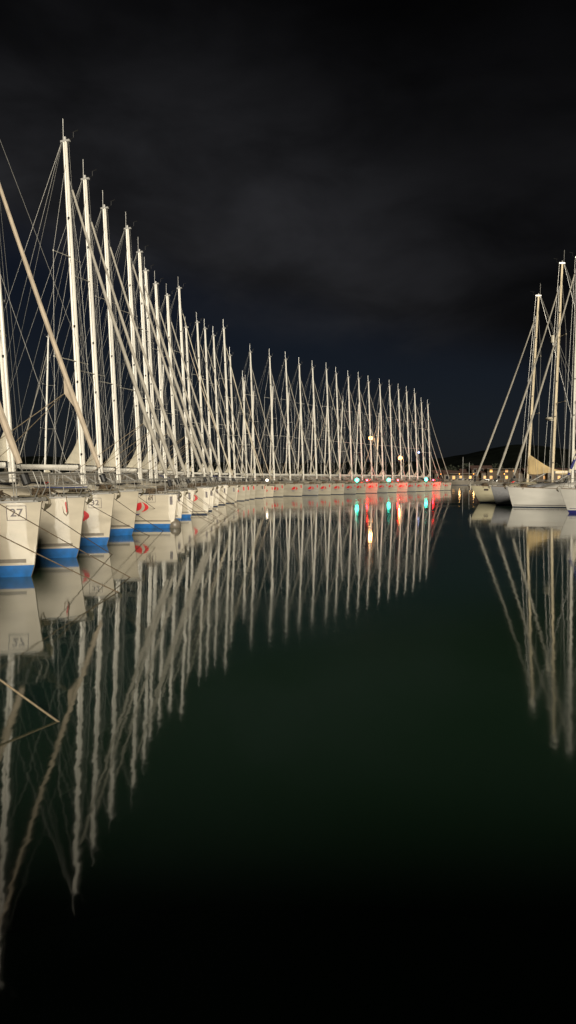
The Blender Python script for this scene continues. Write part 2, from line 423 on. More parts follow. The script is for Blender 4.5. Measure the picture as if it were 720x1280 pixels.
    mb.add([(mx(h) + 0.32, 0, h + 0.33), (mx(h) + 0.66, 0.02, h + 0.36), (mx(h) + 0.66, -0.02, h + 0.40), (mx(h)+0.5, 0.0, h + 0.33)], [(0, 1, 2), (0, 2, 3), (0, 3, 1), (1, 3, 2)])
    mb.build('wind_vane', M['black'], mast)
    # mast steamers etc
    mb = MB(); zl = z0 + (h - z0) * 0.44; mb.sphere((mx(zl) + md/2 + 0.07, 0, zl), (0.06, 0.06, 0.09), 8, 5); mb.build('steaming_light', M['black'], mast)
    # spreaders & shrouds
    sp = g('spreaders', ((0.37, 1.15, 0.22), (0.67, 0.90, 0.17)))
    tips = []
    for q, l, sw in sp:
        z = z0 + (h - z0) * q
        for sd in (-1, 1):
            mb = MB(); a = Vector((mx(z), sd * mw * 0.4, z)); b = Vector((mx(z) - sw * 1.3, sd * l, z + 0.06))
            mb.loft([[a + Vector((0.05, 0, 0)), a + Vector((0, 0, 0.02)), a + Vector((-0.05, 0, 0)), a + Vector((0, 0, -0.02))],
                     [b + Vector((0.03, 0, 0)), b + Vector((0, 0, 0.015)), b + Vector((-0.03, 0, 0)), b + Vector((0, 0, -0.015))]])
            mb.sphere(b, 0.035, 6, 4).build('spreader', g('mastmat', M['mast']), mast)
        tips.append((mx(z) - sw * 1.3, l, z + 0.06))
    hz = h - g('frac', 1.65)
    wr = g('wire', 0.0085)
    for sd in (-1, 1):
        cp = (-0.35, sd * (H.deck_y(-0.35) - 0.08), H.deck_z(-0.35))
        pts = [cp] + [(t[0], sd * t[1], t[2]) for t in tips] + [(mx(hz + 0.9), 0, hz + 0.9)]
        MB().tube(pts, wr, 4).build('cap_shroud', M['wire'], root)
        mb = MB(); mb.tube([cp, (mx(tips[0][2]), sd * 0.05, tips[0][2] - 0.1)], wr * 0.9, 4)
        mb.tube([(tips[0][0], sd * tips[0][1], tips[0][2]), (mx(tips[1][2]), sd * 0.05, tips[1][2] - 0.1)], wr * 0.8, 4)
        if not g('simple'): mb.build('lower_shroud', M['wire'], root)
        MB().tube([(mx(h) - 0.18, 0, h), (-6.9, sd * (0.9 if g('split', True) else 0.15), H.deck_z(-6.9) + 0.05)], wr * g('bs', 1.0), 4).build('backstay', M['wire'], root)
    # halyards beside the mast, flag line, topping lift
    mb = MB()
    mb.tube([(mx(hz) + 0.15, 0.03, hz), (0.28, 0.05, z0 + 0.5)], wr * 0.7, 3)
    mb.tube([(mx(h) + 0.2, -0.03, h), (0.65, -0.25, z0 - 0.2)], wr * 0.7, 3)
    if not g('simple'): mb.build('halyard', M['wire'], mast)
    mb = MB(); mb.tube([(tips[0][0], -tips[0][1] * 0.7, tips[0][2]), (-0.6, -H.deck_y(-0.6) + 0.15, H.deck_z(-0.6))], wr * 0.6, 3)
    if not g('simple'): mb.build('flag_line', M['wire'], mast)
    # forestay with furled headsail
    foot = Vector((H.xb - 0.22, 0, H.zb + 0.12)); top = Vector((mx(hz) + 0.12, 0, hz))
    def stay(u):
        p = foot.lerp(top, u); s_ = g('sag', 0.16) * 4 * u * (1 - u); return p + Vector((s_ * -0.55, 0, -s_ * 0.35))
    if g('genoa', True):
        fat = g('fat', 0.075)
        pts = [stay(0.05 + 0.92 * i / 24) for i in range(25)]
        rs = [fat * (0.55 + 0.75 * sin(min(1, (i / 24) * 5 + 0.35) * pi / 2) - 0.95 * (i / 24) ** 1.1 * 0.75) * (1 + 0.05 * sin(i * 2.3)) for i in range(25)]
        sail = MB().tube(pts, rs, 8).build('furled_headsail', g('sailmat', M['sail_grey']), root, smooth=True)
        if g('clew', True):
            p = stay(0.17); q = stay(0.27)
            mb = MB(); c = p.lerp(q, 0.4) + Vector((-0.30, 0.02, 0.1))
            mb.add([p, q, c, p + Vector((0, 0.03, 0)), q + Vector((0, 0.03, 0)), c + Vector((0, 0.03, 0))], [(0, 1, 2), (5, 4, 3), (0, 3, 4, 1), (1, 4, 5, 2), (2, 5, 3, 0)])
            mb.build('clew_patch', g('sailmat', M['sail_grey']), sail)
            mb = MB()
            for sd in (-1, 1):
                e = Vector((-1.6, sd * 1.15, H.deck_z(-1.6) + 0.1)); 
                mb.tube([c + Vector((0,0.015,0)), c.lerp(e, 0.5) + Vector((0, 0, -0.12)), e], 0.011, 4)
            mb.build('headsail_sheet', M['rope_lit'], sail)
        MB().tube([stay(0.0), stay(0.055)], 0.012, 5).build('stay_end', M['steel'], root)
        MB().tube([stay(0.018), stay(0.034)], 0.09, 10).build('furling_drum', M['black'], root)
        MB().tube([stay(0.965), top], 0.012, 5).build('stay_end', M['wire'], root)
    else:
        MB().tube([foot, top], wr * 0.7, 4).build('forestay', M['wire'], root)
    # boom, vang, mainsail corner, cover
    bz = g('boomz', 2.50)
    bl = g('booml', 4.6)
    mb = MB(); rings = []
    for i in range(5):
        x = -0.22 - bl * i / 4; rr = 0.095
        rings.append([(x, rr * 0.8 * cos(2*pi*k/10), bz + 0.02 * i + rr * sin(2*pi*k/10)) for k in range(10)])
    boom = mb.loft(rings).build('boom', g('mastmat', M['mast']), root, smooth=True)
    MB().box((-0.24, -0.06, bz - 0.10), (-0.10, 0.06, bz + 0.10)).build('gooseneck', M['black'], boom)
    MB().tube([(-0.12, 0, z0 + 0.12), (-1.55, 0, bz - 0.06)], 0.035, 6).build('boom_vang', M['alu'], boom)
    mb = MB(); e = Vector((-0.22 - bl * 0.85, 0, bz)); 
    for sd in (-1, 1): mb.tube([e, (e.x + 0.1, sd * 0.5, H.deck_z(-4.0) + 0.35)], 0.014, 4)
    mb.build('mainsheet', M['rope_lit'], boom)
    if not g('simple'): MB().tube([(mx(h) - 0.15, 0, h - 0.05), (-0.22 - bl, 0, bz + 0.12)], wr * 0.7, 3).build('topping_lift', M['wire'], boom)
    if g('ochre'):
        mb = MB(); A = []; N = 16
        rings = []
        for i in range(N + 1):
            u = i / N; x = -0.02 - 4.0 * u; zt = bz + 0.07 + 1.5 * (1 - u) ** 2.3 + 0.05 * sin(u * 9)
            rr = 0.10 + 0.10 * sin(u * 7) * (1 - u)
            rings.append([(x, -0.16, bz - 0.12 - 0.07 * sin(u * 11)), (x, -0.10 - rr * 0.6, bz + (zt - bz) * 0.35), (x, -0.03, zt), (x, 0.03, zt), (x, 0.10 + rr * 0.5, bz + (zt - bz) * 0.35), (x, 0.16, bz - 0.12 - 0.07 * sin(u * 11))])
        mb.loft(rings, True, True).build('boom_cover', M['canvas_ochre'], boom, smooth=True)
    elif g('main', True):
        ms = g('mains', 1.0)
        p = [(-0.10, 0.0, bz + 1.75 * ms), (-0.13, 0.03, bz + 0.13), (-0.95 * ms, -0.02, bz + 0.17)]
        mb = MB(); N = 8; vs = []; fs = []
        for sd_, dy in ((0, -0.012), (1, 0.012)):
            for i in range(N + 1):
                u = i / N
                a = Vector(p[0]).lerp(Vector(p[1]), u); b = Vector(p[0]).lerp(Vector(p[2]), u)
                b.x += 0.10 * ms * sin(u * pi)
                b.y += 0.06 * sin(u * 3); vs += [a + Vector((0, dy, 0)), b + Vector((0, dy, 0))]
        for k in range(2):
            o_ = k * (N + 1) * 2
            fs += [((o_ + 2*i, o_ + 2*i+2, o_ + 2*i+3, o_ + 2*i+1) if k == 0 else (o_ + 2*i+1, o_ + 2*i+3, o_ + 2*i+2, o_ + 2*i)) for i in range(N)]
        n2 = (N + 1) * 2
        fs += [(2*i+1, 2*i+3, n2+2*i+3, n2+2*i+1) for i in range(N)] + [(2*N, 2*N+1, n2+2*N+1, n2+2*N)]
        mb.add(vs, fs).build('mainsail_corner', M['sail'], boom)
    # rails
    def rail_y(x): return H.deck_y(x) - 0.07
    mb = MB(); zt = 0.62
    pts = []
    xs_ = [H.xb - 1.6, H.xb - 1.2, H.xb - 0.8, H.xb - 0.4, H.xb - 0.1]
    left = [(x, -max(rail_y(x), 0.16), H.deck_z(x) + zt) for x in xs_]; right = [(x, max(rail_y(x), 0.16), H.deck_z(x) + zt) for x in xs_[::-1]]
    mb.tube(left, 0.013, 6); mb.tube(right, 0.013, 6)
    mb.tube([left[-1], (H.xb + 0.02, -0.14, H.zb + 0.3), (H.xb - 0.12, -0.12, H.zb + 0.02)], 0.013, 6)
    mb.tube([right[0], (H.xb + 0.02, 0.14, H.zb + 0.3), (H.xb - 0.12, 0.12, H.zb + 0.02)], 0.013, 6)
    for sd in (-1, 1):
        for k in (0, 2):
            x = xs_[k]; mb.tube([(x, sd * max(rail_y(x), 0.16), H.deck_z(x) + zt), (x + 0.04, sd * max(rail_y(x), 0.14), H.deck_z(x))], 0.012, 6)
        mb.tube([(x, sd * max(rail_y(x), 0.16), H.deck_z(x) + zt * 0.5) for x in xs_], 0.009, 5)
    mb.build('pulpit', M['steel'], root)
    mb = MB(); x = -6.95; 
    for sd in (-1, 1):
        for zz in (0.62, 0.34):
            mb.tube([(x, sd * 0.35, H.deck_z(x) + zz), (x, sd * rail_y(x), H.deck_z(x) + zz), (x + 1.2, sd * rail_y(x + 1.2), H.deck_z(x) + zz)], 0.012, 5)
        for xx, yy in ((x, 0.35), (x, rail_y(x)), (x + 1.2, rail_y(x + 1.2))):
            mb.tube([(xx, sd * yy, H.deck_z(x)), (xx, sd * yy, H.deck_z(x) + 0.62)], 0.016, 5)
    mb.build('pushpit', M['steel'], root)
    for sd in (-1, 1):
        mb = MB(); xs2 = [H.xb - 1.6 - (H.xb - 1.6 + 5.75) * i / 16 for i in range(17)]
        for zz in (0.60, 0.32): mb.tube([(x, sd * rail_y(x), H.deck_z(x) + zz - 0.015 * sin(pi * (i % 4) / 4)) for i, x in enumerate(xs2)], 0.0045, 4)
        gl = mb.build('guard_rail', M['wire'], root)
        for i in (4, 8, 12):
            x = xs2[i]; MB().tube([(x, sd * rail_y(x), H.deck_z(x)), (x, sd * rail_y(x), H.deck_z(x) + 0.62)], 0.013, 5).build('stanchion', M['steel'], gl)
    # ground tackle
    zb_ = H.zb
    mb = MB(); mb.box((H.xb - 0.45, -0.07, zb_ + 0.02), (H.xb + 0.10, 0.07, zb_ + 0.075)).tube([(H.xb + 0.09, -0.06, zb_ + 0.06), (H.xb + 0.09, 0.06, zb_ + 0.06)], 0.045, 8)
    mb.build('bow_roller', M['steel'], root)
    mb = MB(); mb.tube([(H.xb - 0.5, 0, zb_ + 0.12), (H.xb + 0.10, 0, zb_ + 0.11), (H.xb + 0.17, 0, zb_ + 0.04), (H.xb + 0.17, 0, zb_ - 0.06)], [0.02, 0.02, 0.024, 0.03], 5)
    t_ = Vector((H.xb + 0.03, 0, zb_ - 0.20)); a = Vector((H.xb + 0.20, 0, zb_ - 0.05))
    for sd in (-1, 1):
        mb.add([a, a + Vector((-0.05, sd * 0.15, 0.03)), t_, a + Vector((-0.02, 0, -0.05))], [(0, 1, 2), (3, 2, 1), (0, 3, 1), (0, 2, 3)])
    mb.build('anchor', M['galv'], root)
    mb = MB(); xw = H.xb - 1.15; zw = H.deck_z(xw) + 0.05
    mb.tube([(xw, 0, zw), (xw, 0, zw + 0.14)], [0.10, 0.075], 10).tube([(xw, 0, zw + 0.14), (xw, 0, zw + 0.2)], [0.11, 0.09], 10)
    mb.build('windlass', M['steel'], root)
    for sd in (-1, 1):
        xk = H.xb - 0.75; yk = rail_y(xk) - 0.03; zk = H.deck_z(xk) + 0.03
        MB().tube([(xk - 0.13, sd * yk, zk + 0.06), (xk + 0.13, sd * yk, zk + 0.06)], 0.016, 5).box((xk - 0.04, sd * yk - 0.012, zk - 0.02), (xk + 0.04, sd * yk + 0.012, zk + 0.05)).build('cleat', M['steel'], root)
        # coil of warp beside the cleat
        mb = MB()
        for k in range(6):
            rr_ = 0.20 + 0.03 * sin(k * 2.4 + sd); cx_ = xk - 0.42 + 0.03 * cos(k * 1.7); cy_ = sd * (yk - 0.16) * 0.85
            mb.tube([(cx_ + rr_ * cos(2*pi*i/12), cy_ + rr_ * 0.8 * sin(2*pi*i/12), zk + 0.03 + 0.035 * k + 0.02 * sin(i * 2.1 + k)) for i in range(13)], 0.017, 4)
        mb.tube([(xk - 0.3, sd * (yk - 0.1), zk + 0.2), (xk - 0.25, sd * (rail_y(xk - 0.25) + 0.06), zk + 0.10), (xk - 0.22, sd * (H.y_at(xk - 0.22, zk - 0.2) + 0.03), zk - 0.10), (xk - 0.18, sd * (H.y_at(xk - 0.18, zk - 0.2) + 0.03), zk - 0.16), (xk - 0.14, sd * (H.y_at(xk - 0.14, zk - 0.2) + 0.03), zk - 0.06), (xk - 0.1, sd * (rail_y(xk) + 0.04), zk + 0.1)], 0.015, 4)
        mb.build('rope_coil', M['rope'], root)
    for x, sd in g('fenders', ((0.6, -1), (-2.4, -1), (0.4, 1), (-2.6, 1))):
        y = sd * (H.deck_y(x) + 0.13); zf = 0.62
        mb = MB(); mb.tube([(x, y, zf - 0.36), (x, y, zf - 0.30), (x, y, zf - 0.22), (x, y, zf + 0.22), (x, y, zf + 0.30), (x, y, zf + 0.36)], [0.03, 0.08, 0.12, 0.12, 0.08, 0.03], 10)
        fd = mb.build('fender', g('fendermat', M['fender']), root, smooth=True)
        MB().tube([(x, y, zf + 0.34), (x, sd * (rail_y(x)), H.deck_z(x) + 0.32)], 0.008, 4).build('lanyard', M['rope'], fd)
    if g('extras'): g('extras')(root, hull, H)
    return root, H

BOATS = []          # (root, Hull, kind)
def place(root, X, D, ang, label, group=None):
    root.location = (X, D, 0.0); root.rotation_euler = (0, 0, ang); tag(root, label, 'sailboat', group)

# ------------------------------------------------------------------ variants of the left row
MODERN = dict(xb=4.5)
def rope_bight(root, hull, H):
    for sd in (-1,):
        mb = MB(); x = H.xb - 0.42
        y = lambda z: -(H.y_at(x, z) + 0.02)
        pts = [(x - 0.06, y(1.5), 1.56)] + [(x - 0.08 + 0.01 * i, y(1.45 - 0.1 * i), 1.45 - 0.1 * i) for i in range(4)] + [(x + 0.02, y(1.08), 1.08)] + [(x + 0.07 - 0.003 * i, y(1.15 + 0.1 * i), 1.15 + 0.1 * i) for i in range(4)] + [(x + 0.04, y(1.5), 1.56)]
        mb.tube(pts, 0.012, 4).build('hanging_rope', M['rope'], root)
        MB().tube([(x + 0.05, y(1.2) - 0.02, 1.16), (x + 0.03, y(1.4) - 0.02, 1.42)], [0.013, 0.018], 6).build('red_tag', M['red'], root)
SPECS = {
 'a': dict(MODERN, zb=1.53, number='27', logo=False, num_dx=0.42, num_z=1.31, sailmat=M['sail_tan'], fat=0.066, clew=True),
 'b': dict(MODERN, zb=1.53, genoa=False, logo=True, logo_pos=(4.5 - 1.9, 0.60), extras=rope_bight),
 'c': dict(MODERN, zb=1.55, number='32', num_dx=0.50, num_z=1.28, logo_pos=(4.5 - 1.36, 0.55), sailmat=M['sail_tan'], fat=0.066, h=16.9),
 'd': dict(MODERN, zb=1.56, genoa=False, logo=True, logo_pos=(4.5 - 2.1, 0.66), rakem=0.060),
 'e': dict(MODERN, zb=1.36, zm=1.22, number='61', num_dx=0.95, num_z=1.20, mark=True, logo_pos=(4.5 - 1.75, 0.50), h=16.2, foot=0.17, stripe_z=(0.26, 0.32)),
 'f': dict(MODERN, zb=1.42, zm=1.22, mark=True, h=16.3, foot=0.17, stripe_z=(0.25, 0.31), logo=True, logo_pos=(4.5 - 2.0, 0.55)),
 'g': dict(MODERN, zb=1.50, zm=1.25, mark=True, h=16.3, foot=0.07, footmat=M['navy'], stripe_z=(0.15, 0.20), logo=True, logo_pos=(4.5 - 1.35, 0.58)),
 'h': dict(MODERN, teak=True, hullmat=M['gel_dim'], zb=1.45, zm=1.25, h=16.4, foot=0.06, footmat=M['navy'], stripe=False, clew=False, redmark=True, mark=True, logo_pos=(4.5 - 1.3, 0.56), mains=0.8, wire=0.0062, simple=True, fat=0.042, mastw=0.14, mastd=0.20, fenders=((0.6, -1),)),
}
SPECS['i'] = dict(SPECS['h'], h=15.3, sailmat=M['sail_tan'], mains=0.6, logo_pos=(4.5 - 1.45, 0.50), fenders=((0.9, -1), (-2.0, 1)), canvas='blue_cloth', fendermat=M['fender_blue'], hullmat=M['gel'])
SPECS['j'] = dict(SPECS['h'], h=17.8, logo=False, sailmat=M['sail'], canvas='sail_grey', teak=True, redmark=False, mastw=0.16, mastd=0.23)
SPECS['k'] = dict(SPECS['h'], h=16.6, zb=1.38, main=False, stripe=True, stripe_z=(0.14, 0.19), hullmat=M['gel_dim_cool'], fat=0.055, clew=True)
PROTO = {}
def get_boat(kind):
    if kind not in PROTO:
        r, H = make_boat(SPECS[kind]); PROTO[kind] = [r, H, None, False]
    P = PROTO[kind]
    if P[2] is None: P[2] = tree_of(P[0])
    if not P[3]: P[3] = True; return P[0], P[1]
    return copy_tree(P[2]), P[1]

G1 = 'charter sailing boats berthed bow out in the long left row'
rows = []
def by_mast(kind, px, D, a, label, h=None):
    X = at(px, D); r, H = get_boat(kind); place(r, X, D, -radians(a), label, G1)
    rows.append((X, D, a, r, H)); return r
def by_bow(kind, X, D, a, label):
    r, H = get_boat(kind); L = H.bow(0) 
    place(r, X - L * cos(radians(a)), D + L * sin(radians(a)), -radians(a), label, G1)
    rows.append((r.location.x, r.location.y, a, r, H)); return r

by_bow('a', -5.27, 15.1, 10, 'white sailboat numbered 27 with blue waterline, nearest at the left edge')
by_bow('b', -5.40, 18.8, 10, 'white sailboat with a rope loop hanging on its plain bow, right behind number 27')
by_bow('c', -5.48, 22.3, 10, 'white sailboat numbered 32 with a red half disc showing on its blue-footed hull')
by_bow('d', -5.57, 26.3, 1, 'white sailboat with plain unnumbered bow between the boats numbered 32 and 61')
for X_0, D_0, lab in ((-5.25, 11.5, 'white sailboat just outside the left edge, tied by the lines crossing number 27'), (-5.15, 7.7, 'white sailboat nearest the quay, outside the left edge, holding the pale mooring line')):
    r, H = get_boat('f'); L = H.bow(0); place(r, X_0 - L * cos(radians(10)), D_0 + L * sin(radians(10)), -radians(10), lab, G1)
near = [
 ('e', 105.0, 31.6, 20, 'low white sailboat numbered 61 with a red twin-sail logo on its side'),
 ('f', 127.0, 35.8, 20, 'white sailboat whose bow just shows past number 61, under the second tallest mast'),
 ('f', 149.0, 39.6, 20, 'white sailboat with short blue waterline, second bow past the one numbered 61'),
 ('g', 176.0, 42.8, 20, 'white sailboat, third bow past number 61, below the fourth tall mast'),
 ('g', 189.5, 47.2, 20, 'white sailboat, fourth bow past number 61, below the fifth tall mast'),
 ('g', 196.0, 51.4, 20, 'white sailboat, fifth bow past number 61, below the sixth tall mast'),
 ('g', 207.5, 54.8, 21, 'white sailboat, sixth bow past number 61, below the seventh tall mast'),
 ('g', 221.0, 58.3, 22, 'white sailboat, seventh bow past number 61, below the eighth tall mast'),
]
for k, px, D, a, lab in near: by_mast(k, px, D, a, lab)
mid = [(236, 62.0, 24), (242, 65.4, 26), (256, 68.6, 28), (265, 71.8, 30), (275, 75.2, 33), (288, 78.4, 36), (294, 80.4, 37), (309, 82.6, 39)]
far = [(319, 84.5, 40), (343, 87.6), (363, 90.5), (379.5, 93.6), (396, 96.6), (413, 99.5), (425, 102.3), (440, 105.2), (453, 108.0), (465, 110.9), (479, 113.9), (491, 117.0), (502, 120.0), (512, 123.0), (522, 126.0), (530, 129.0), (538, 132.0)]
n_all = len(mid) + len(far)
ords = ['', 'last', 'second', 'third', 'fourth', 'fifth', 'sixth', 'seventh', 'eighth', 'ninth', 'tenth', 'eleventh', 'twelfth', 'thirteenth', 'fourteenth', 'fifteenth',
        'sixteenth', 'seventeenth', 'eighteenth', 'nineteenth', 'twentieth', 'twenty-first', 'twenty-second', 'twenty-third', 'twenty-fourth', 'twenty-fifth']
far_boats = []
for i, e in enumerate(mid + far):
    px, D = e[0], e[1]; a = e[2] if len(e) > 2 else 42
    k = n_all - i
    lab = ('white sailboat at the right tip of the long curved row, beside open water' if k == 1 else
           'white sailboat in the curved row, %s bow counted back from its right tip' % ords[k])
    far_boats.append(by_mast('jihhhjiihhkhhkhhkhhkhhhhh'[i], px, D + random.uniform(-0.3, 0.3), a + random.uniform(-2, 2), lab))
for b in far_boats[-2:]: b.scale = (0.93, 0.93, 0.93)
far_boats[7].scale = (0.86, 0.86, 0.86)
# back row, stern to the same pontoon
back = [(-25.0, 76, -154), (-16.5, 95, -146)]
backf = [(302, 111), (313.5, 114.5), (337, 119), (357, 126), (372, 130), (388, 133), (405, 137), (424, 141), (444, 146), (470, 152)]
G2 = 'sailing boats moored behind the left row'
for i, (X, D, hd) in enumerate(back):
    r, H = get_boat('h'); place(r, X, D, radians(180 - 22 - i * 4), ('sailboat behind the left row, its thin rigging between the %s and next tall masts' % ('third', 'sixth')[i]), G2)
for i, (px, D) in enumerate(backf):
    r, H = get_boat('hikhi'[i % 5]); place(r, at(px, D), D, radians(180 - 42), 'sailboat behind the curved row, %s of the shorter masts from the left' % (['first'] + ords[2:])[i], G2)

# board on the rail of number 32
def board():
    r = rows[2]; root = empty('paddle_board', (r[0] + 3.1, r[1] - 1.55, 1.66), -radians(24))
    mb = MB(); rings = []
    for i in range(13):
        u = i / 12; w = 0.30 * sin(pi * min(max(u, 0.02), 0.98)) ** 0.45; x = -1.0 + 2.0 * u
        rings.append([(x, w * cos(2*pi*k/12), 0.09 + 0.065 * sin(2*pi*k/12) + 0.08 * abs(u - 0.5) ** 2) for k in range(12)])
    mb.loft(rings).build('board_body', M['fender'], root, smooth=True)
    mb = MB(); mb.tube([(-1.0 + 2.0 * i / 12, -(0.30 * sin(pi * min(max(i / 12, 0.02), 0.98)) ** 0.45 + 0.004), 0.09 + 0.08 * abs(i / 12 - 0.5) ** 2) for i in range(13)], 0.014, 5)
    mb.build('edge_stripe', M['fender_blue'], root)
    tag(root, 'white board with a dark blue edge lying on the deck of the sailboat numbered 32', 'paddle board')
board()

# ------------------------------------------------------------------ right row (bows to the left)
def r1x(root, hull, H):
    MB().box((H.xb - 0.03, -0.03, H.zb - 0.35), (H.xb + 0.03, 0.03, H.zb + 0.5)).build('bow_ladder', M['fender'], root)
    mb = MB(); A = [Vector((0, i / 3)) for i in range(4)]; B_ = [Vector((1, i / 3)) for i in range(4)]
    decal(mb, H, [(A, B_)], H.xb - 1.0, 1.02, 0.34, 0.14, 1, 0, 0.004); mb.build('name_plate', M['ink'], hull)
def r3x(root, hull, H):
    pass
RS = dict(flare=0.07, xb=4.7, beam=3.6, logo=False, rake=0.42, zb=1.42, zm=1.15, foot=0.10, mastmat=M['mast_warm'], teak=True, mastd=0.22, wire=0.012)
SPECS['r1'] = dict(RS, hullmat=M['gel_cream'], footmat=M['navy'], rake=0.55, stripe=False, ochre=True, h=17.1, number=None, extras=r1x, sailmat=M['sail_grey'], boomz=2.55, rakem=0.045, clew=False)
SPECS['r2'] = dict(RS, hullmat=M['gel_shaded'], footmat=M['navy'], rake=0.30, stripe=True, stripe_z=(0.10, 0.14), stripemat=M['fender'], h=18.3, frac=1.7, main=False, rakem=0.030, clew=False)
SPECS['r3'] = dict(RS, hullmat=M['gel_cool'], footmat=M['navy'], rake=0.28, stripe=True, stripe_z=(0.13, 0.17), stripemat=M['ink'], h=17.5, frac=0.7, main=True, rakem=0.010, foot=0.05, clew=False, mastmat=M['mast'])
SPECS['r4'] = dict(RS, hullmat=M['gel_cool'], footmat=M['indigo'], rake=0.38, stripe=True, stripe_z=(0.26, 0.29), stripemat=M['navy_vinyl'], h=17.0, sailmat=M['blue_cloth'], foot=0.18, clew=False)
SPECS['r5'] = dict(RS, hullmat=M['gel_cool'], footmat=M['navy'], rake=0.38, h=17.0, clew=False)
def by_bow_r(kind, px, D, lab, tw=0):
    r, H = get_boat(kind); L = H.bow(0.0); X = at(px, D)
    a = pi + radians(tw)
    r.location = (X - L * cos(a), D - L * sin(a), 0); r.rotation_euler = (0, 0, a); tag(r, lab, 'sailboat', 'sailing boats berthed on the right with bows to the left')
    return r, H
R1 = by_bow_r('r1', 600.5, 62.0, 'cream sailboat with an ochre cover on its boom, farthest left of the right-hand group', -2)
R2 = by_bow_r('r2', 621.0, 56.8, 'sailboat with a shaded hull squeezed between the cream boat and the large white one', 0)
R3 = by_bow_r('r3', 641.5, 52.4, 'large white sailboat with thin dark waterline in the middle of the right-hand group', 3)
R4 = by_bow_r('r4', 712.0, 43.0, 'white sailboat with violet-blue waterline and navy furled sail at the right edge', 0)
# white spiral on the navy furled sail
r4r, r4H = R4
sailo = [c for c in kids(r4r) if c.name.startswith('furled_headsail')][0]
mb = MB()
foot = Vector((r4H.xb - 0.22, 0, r4H.zb + 0.12)); top = Vector((-0.038 * 13.5 + 0.12, 0, 17 - 1.65))
for k in range(16):
    u = 0.06 + k * 0.055
    c = foot.lerp(top, u); s_ = 0.16 * 4 * u * (1 - u); c = c + Vector((s_ * -0.55, 0, -s_ * 0.35)); d = (top - foot).normalized()
    mb.tube([c, c + d * 0.22], 0.096 - 0.04 * u, 8, cap=False)
mb.build('white_band', M['sail'], sailo)
# radar reflector and radar dome on the shaded boat's mast
r2r, r2H = R2
mst = [c for c in kids(r2r) if c.name.startswith('mast')][0]
MB().tube([(0.0, 0.0, 0.0), (0, 0, 0.55)], 0.13, 10).build('radar_reflector', M['sail'], mst).location = (-0.02 + 0.05, -0.28, 12.4)
mb = MB().sphere((0, 0, 0.10), (0.30, 0.30, 0.12), 14, 6); mb.box((-0.35, -0.05, -0.04), (0.0, 0.05, 0.0)); mb.build('radar_dome', M['sail'], mst, smooth=True).location = (0.30, 0.0, 6.5)

# ------------------------------------------------------------------ mooring lines
def rope(p, q, sag, lab, mat='rope', r=0.010):
    p = Vector(p); q = Vector(q); N = 14
    pts = [p.lerp(q, i / N) + Vector((0, 0, -sag * 4 * (i / N) * (1 - i / N))) for i in range(N + 1)]
    o = MB().tube(pts, r, 5).build('mooring_line', M[mat]); tag(o, lab, 'rope', 'mooring lines running from the bows into the water'); return o
def W(px, D): return (at(px, D), D, -0.03)
rope((-5.35, 12.2, 1.93), W(164, 15.0), 0.02, 'long brown mooring line crossing the number 27 and entering the water farthest right')
rope((-5.28, 11.7, 1.47), W(150, 13.0), 0.02, 'brown mooring line crossing the blue waterline of the boat numbered 27')
rope((-5.2, 7.4, 1.75), (-1.86, 6.0, -0.02), 0.03, 'pale tan mooring line alone over the dark water at the lower left', 'rope_lit', 0.010)
def bow_pt(i, sd=-1):
    X, D, a, r, H = rows[i]; ar = radians(a); lx = H.xb - 0.35; ly = sd * 0.18
    return (X + lx * cos(ar) - ly * sin(-ar), D - lx * sin(ar) + ly * cos(ar), H.zb + 0.03)
rope(bow_pt(0, 1), W(141, 19.6), 0.03, 'brown mooring line from the bow of number 27 across the plain hull behind it')
rope(bow_pt(1, 1), W(188, 26.0), 0.05, 'brown mooring line from the bow with the rope loop, crossing the number 32')
rope(bow_pt(2, 1), W(205, 28.5), 0.05, 'brown mooring line from the bow numbered 32 reaching toward the boat numbered 61')
rope(bow_pt(3, 1), W(221, 34.0), 0.05, 'brown mooring line crossing the red twin-sail logo of number 61')
names = ['number 61', 'the first bow past number 61', 'the second bow past number 61', 'the third bow past number 61', 'the fourth bow past number 61', 'the fifth bow past number 61', 'the sixth bow past number 61']
for i, nm in zip(range(4, 11), names):
    b = bow_pt(i, 1); rope(b, (b[0] + 1.3, b[1] + 4.6, -0.03), 0.12, 'thin mooring line from %s slanting back into the water' % nm)
    b = bow_pt(i, -1); rope(b, (b[0] + 2.1, b[1] + 0.6, -0.03), 0.12, 'thin mooring line stretched straight forward from %s' % nm)

# ball fender floating in front of number 61
bx = rows[4]; 
mb = MB(); c = (at(218, 30.3), 30.3, 0.10); mb.sphere((0, 0, 0.0), 0.27, 16, 10); mb.tube([(0, 0, 0.25), (0, 0, 0.36)], 0.04, 6)
o = mb.build('mooring_buoy', M['stripe'], None, smooth=True); o.location = c; tag(o, 'round grey mooring buoy floating at the bow of the boat numbered 61', 'buoy')

# ------------------------------------------------------------------ pontoons (behind the sterns) and quay under the camera
def pontoon(pts, label, w=2.2):
    root = empty('floating_pontoon', (0, 0, 0))
    P = [Vector((x, y, 0)) for x, y in pts]
    dk, fl = MB(), MB(); top = []; 
    rings = []; rings2 = []
    for i, p in enumerate(P):
        t = (P[min(i + 1, len(P) - 1)] - P[max(i - 1, 0)]).normalized(); n = Vector((-t.y, t.x, 0))
        rings.append([p + n * w / 2 + Vector((0, 0, 0.5)), p + n * w / 2 + Vector((0, 0, 0.6)), p - n * w / 2 + Vector((0, 0, 0.6)), p - n * w / 2 + Vector((0, 0, 0.5))])
        k = w / 2 - 0.12
        rings2.append([p + n * k + Vector((0, 0, -0.3)), p + n * k + Vector((0, 0, 0.497)), p - n * k + Vector((0, 0, 0.497)), p - n * k + Vector((0, 0, -0.3))])
    dk.loft(rings).build('walkway', M['plank'], root); fl.loft(rings2).build('float', M['float'], root)
    return tag(root, label, 'pontoon')
pts = []
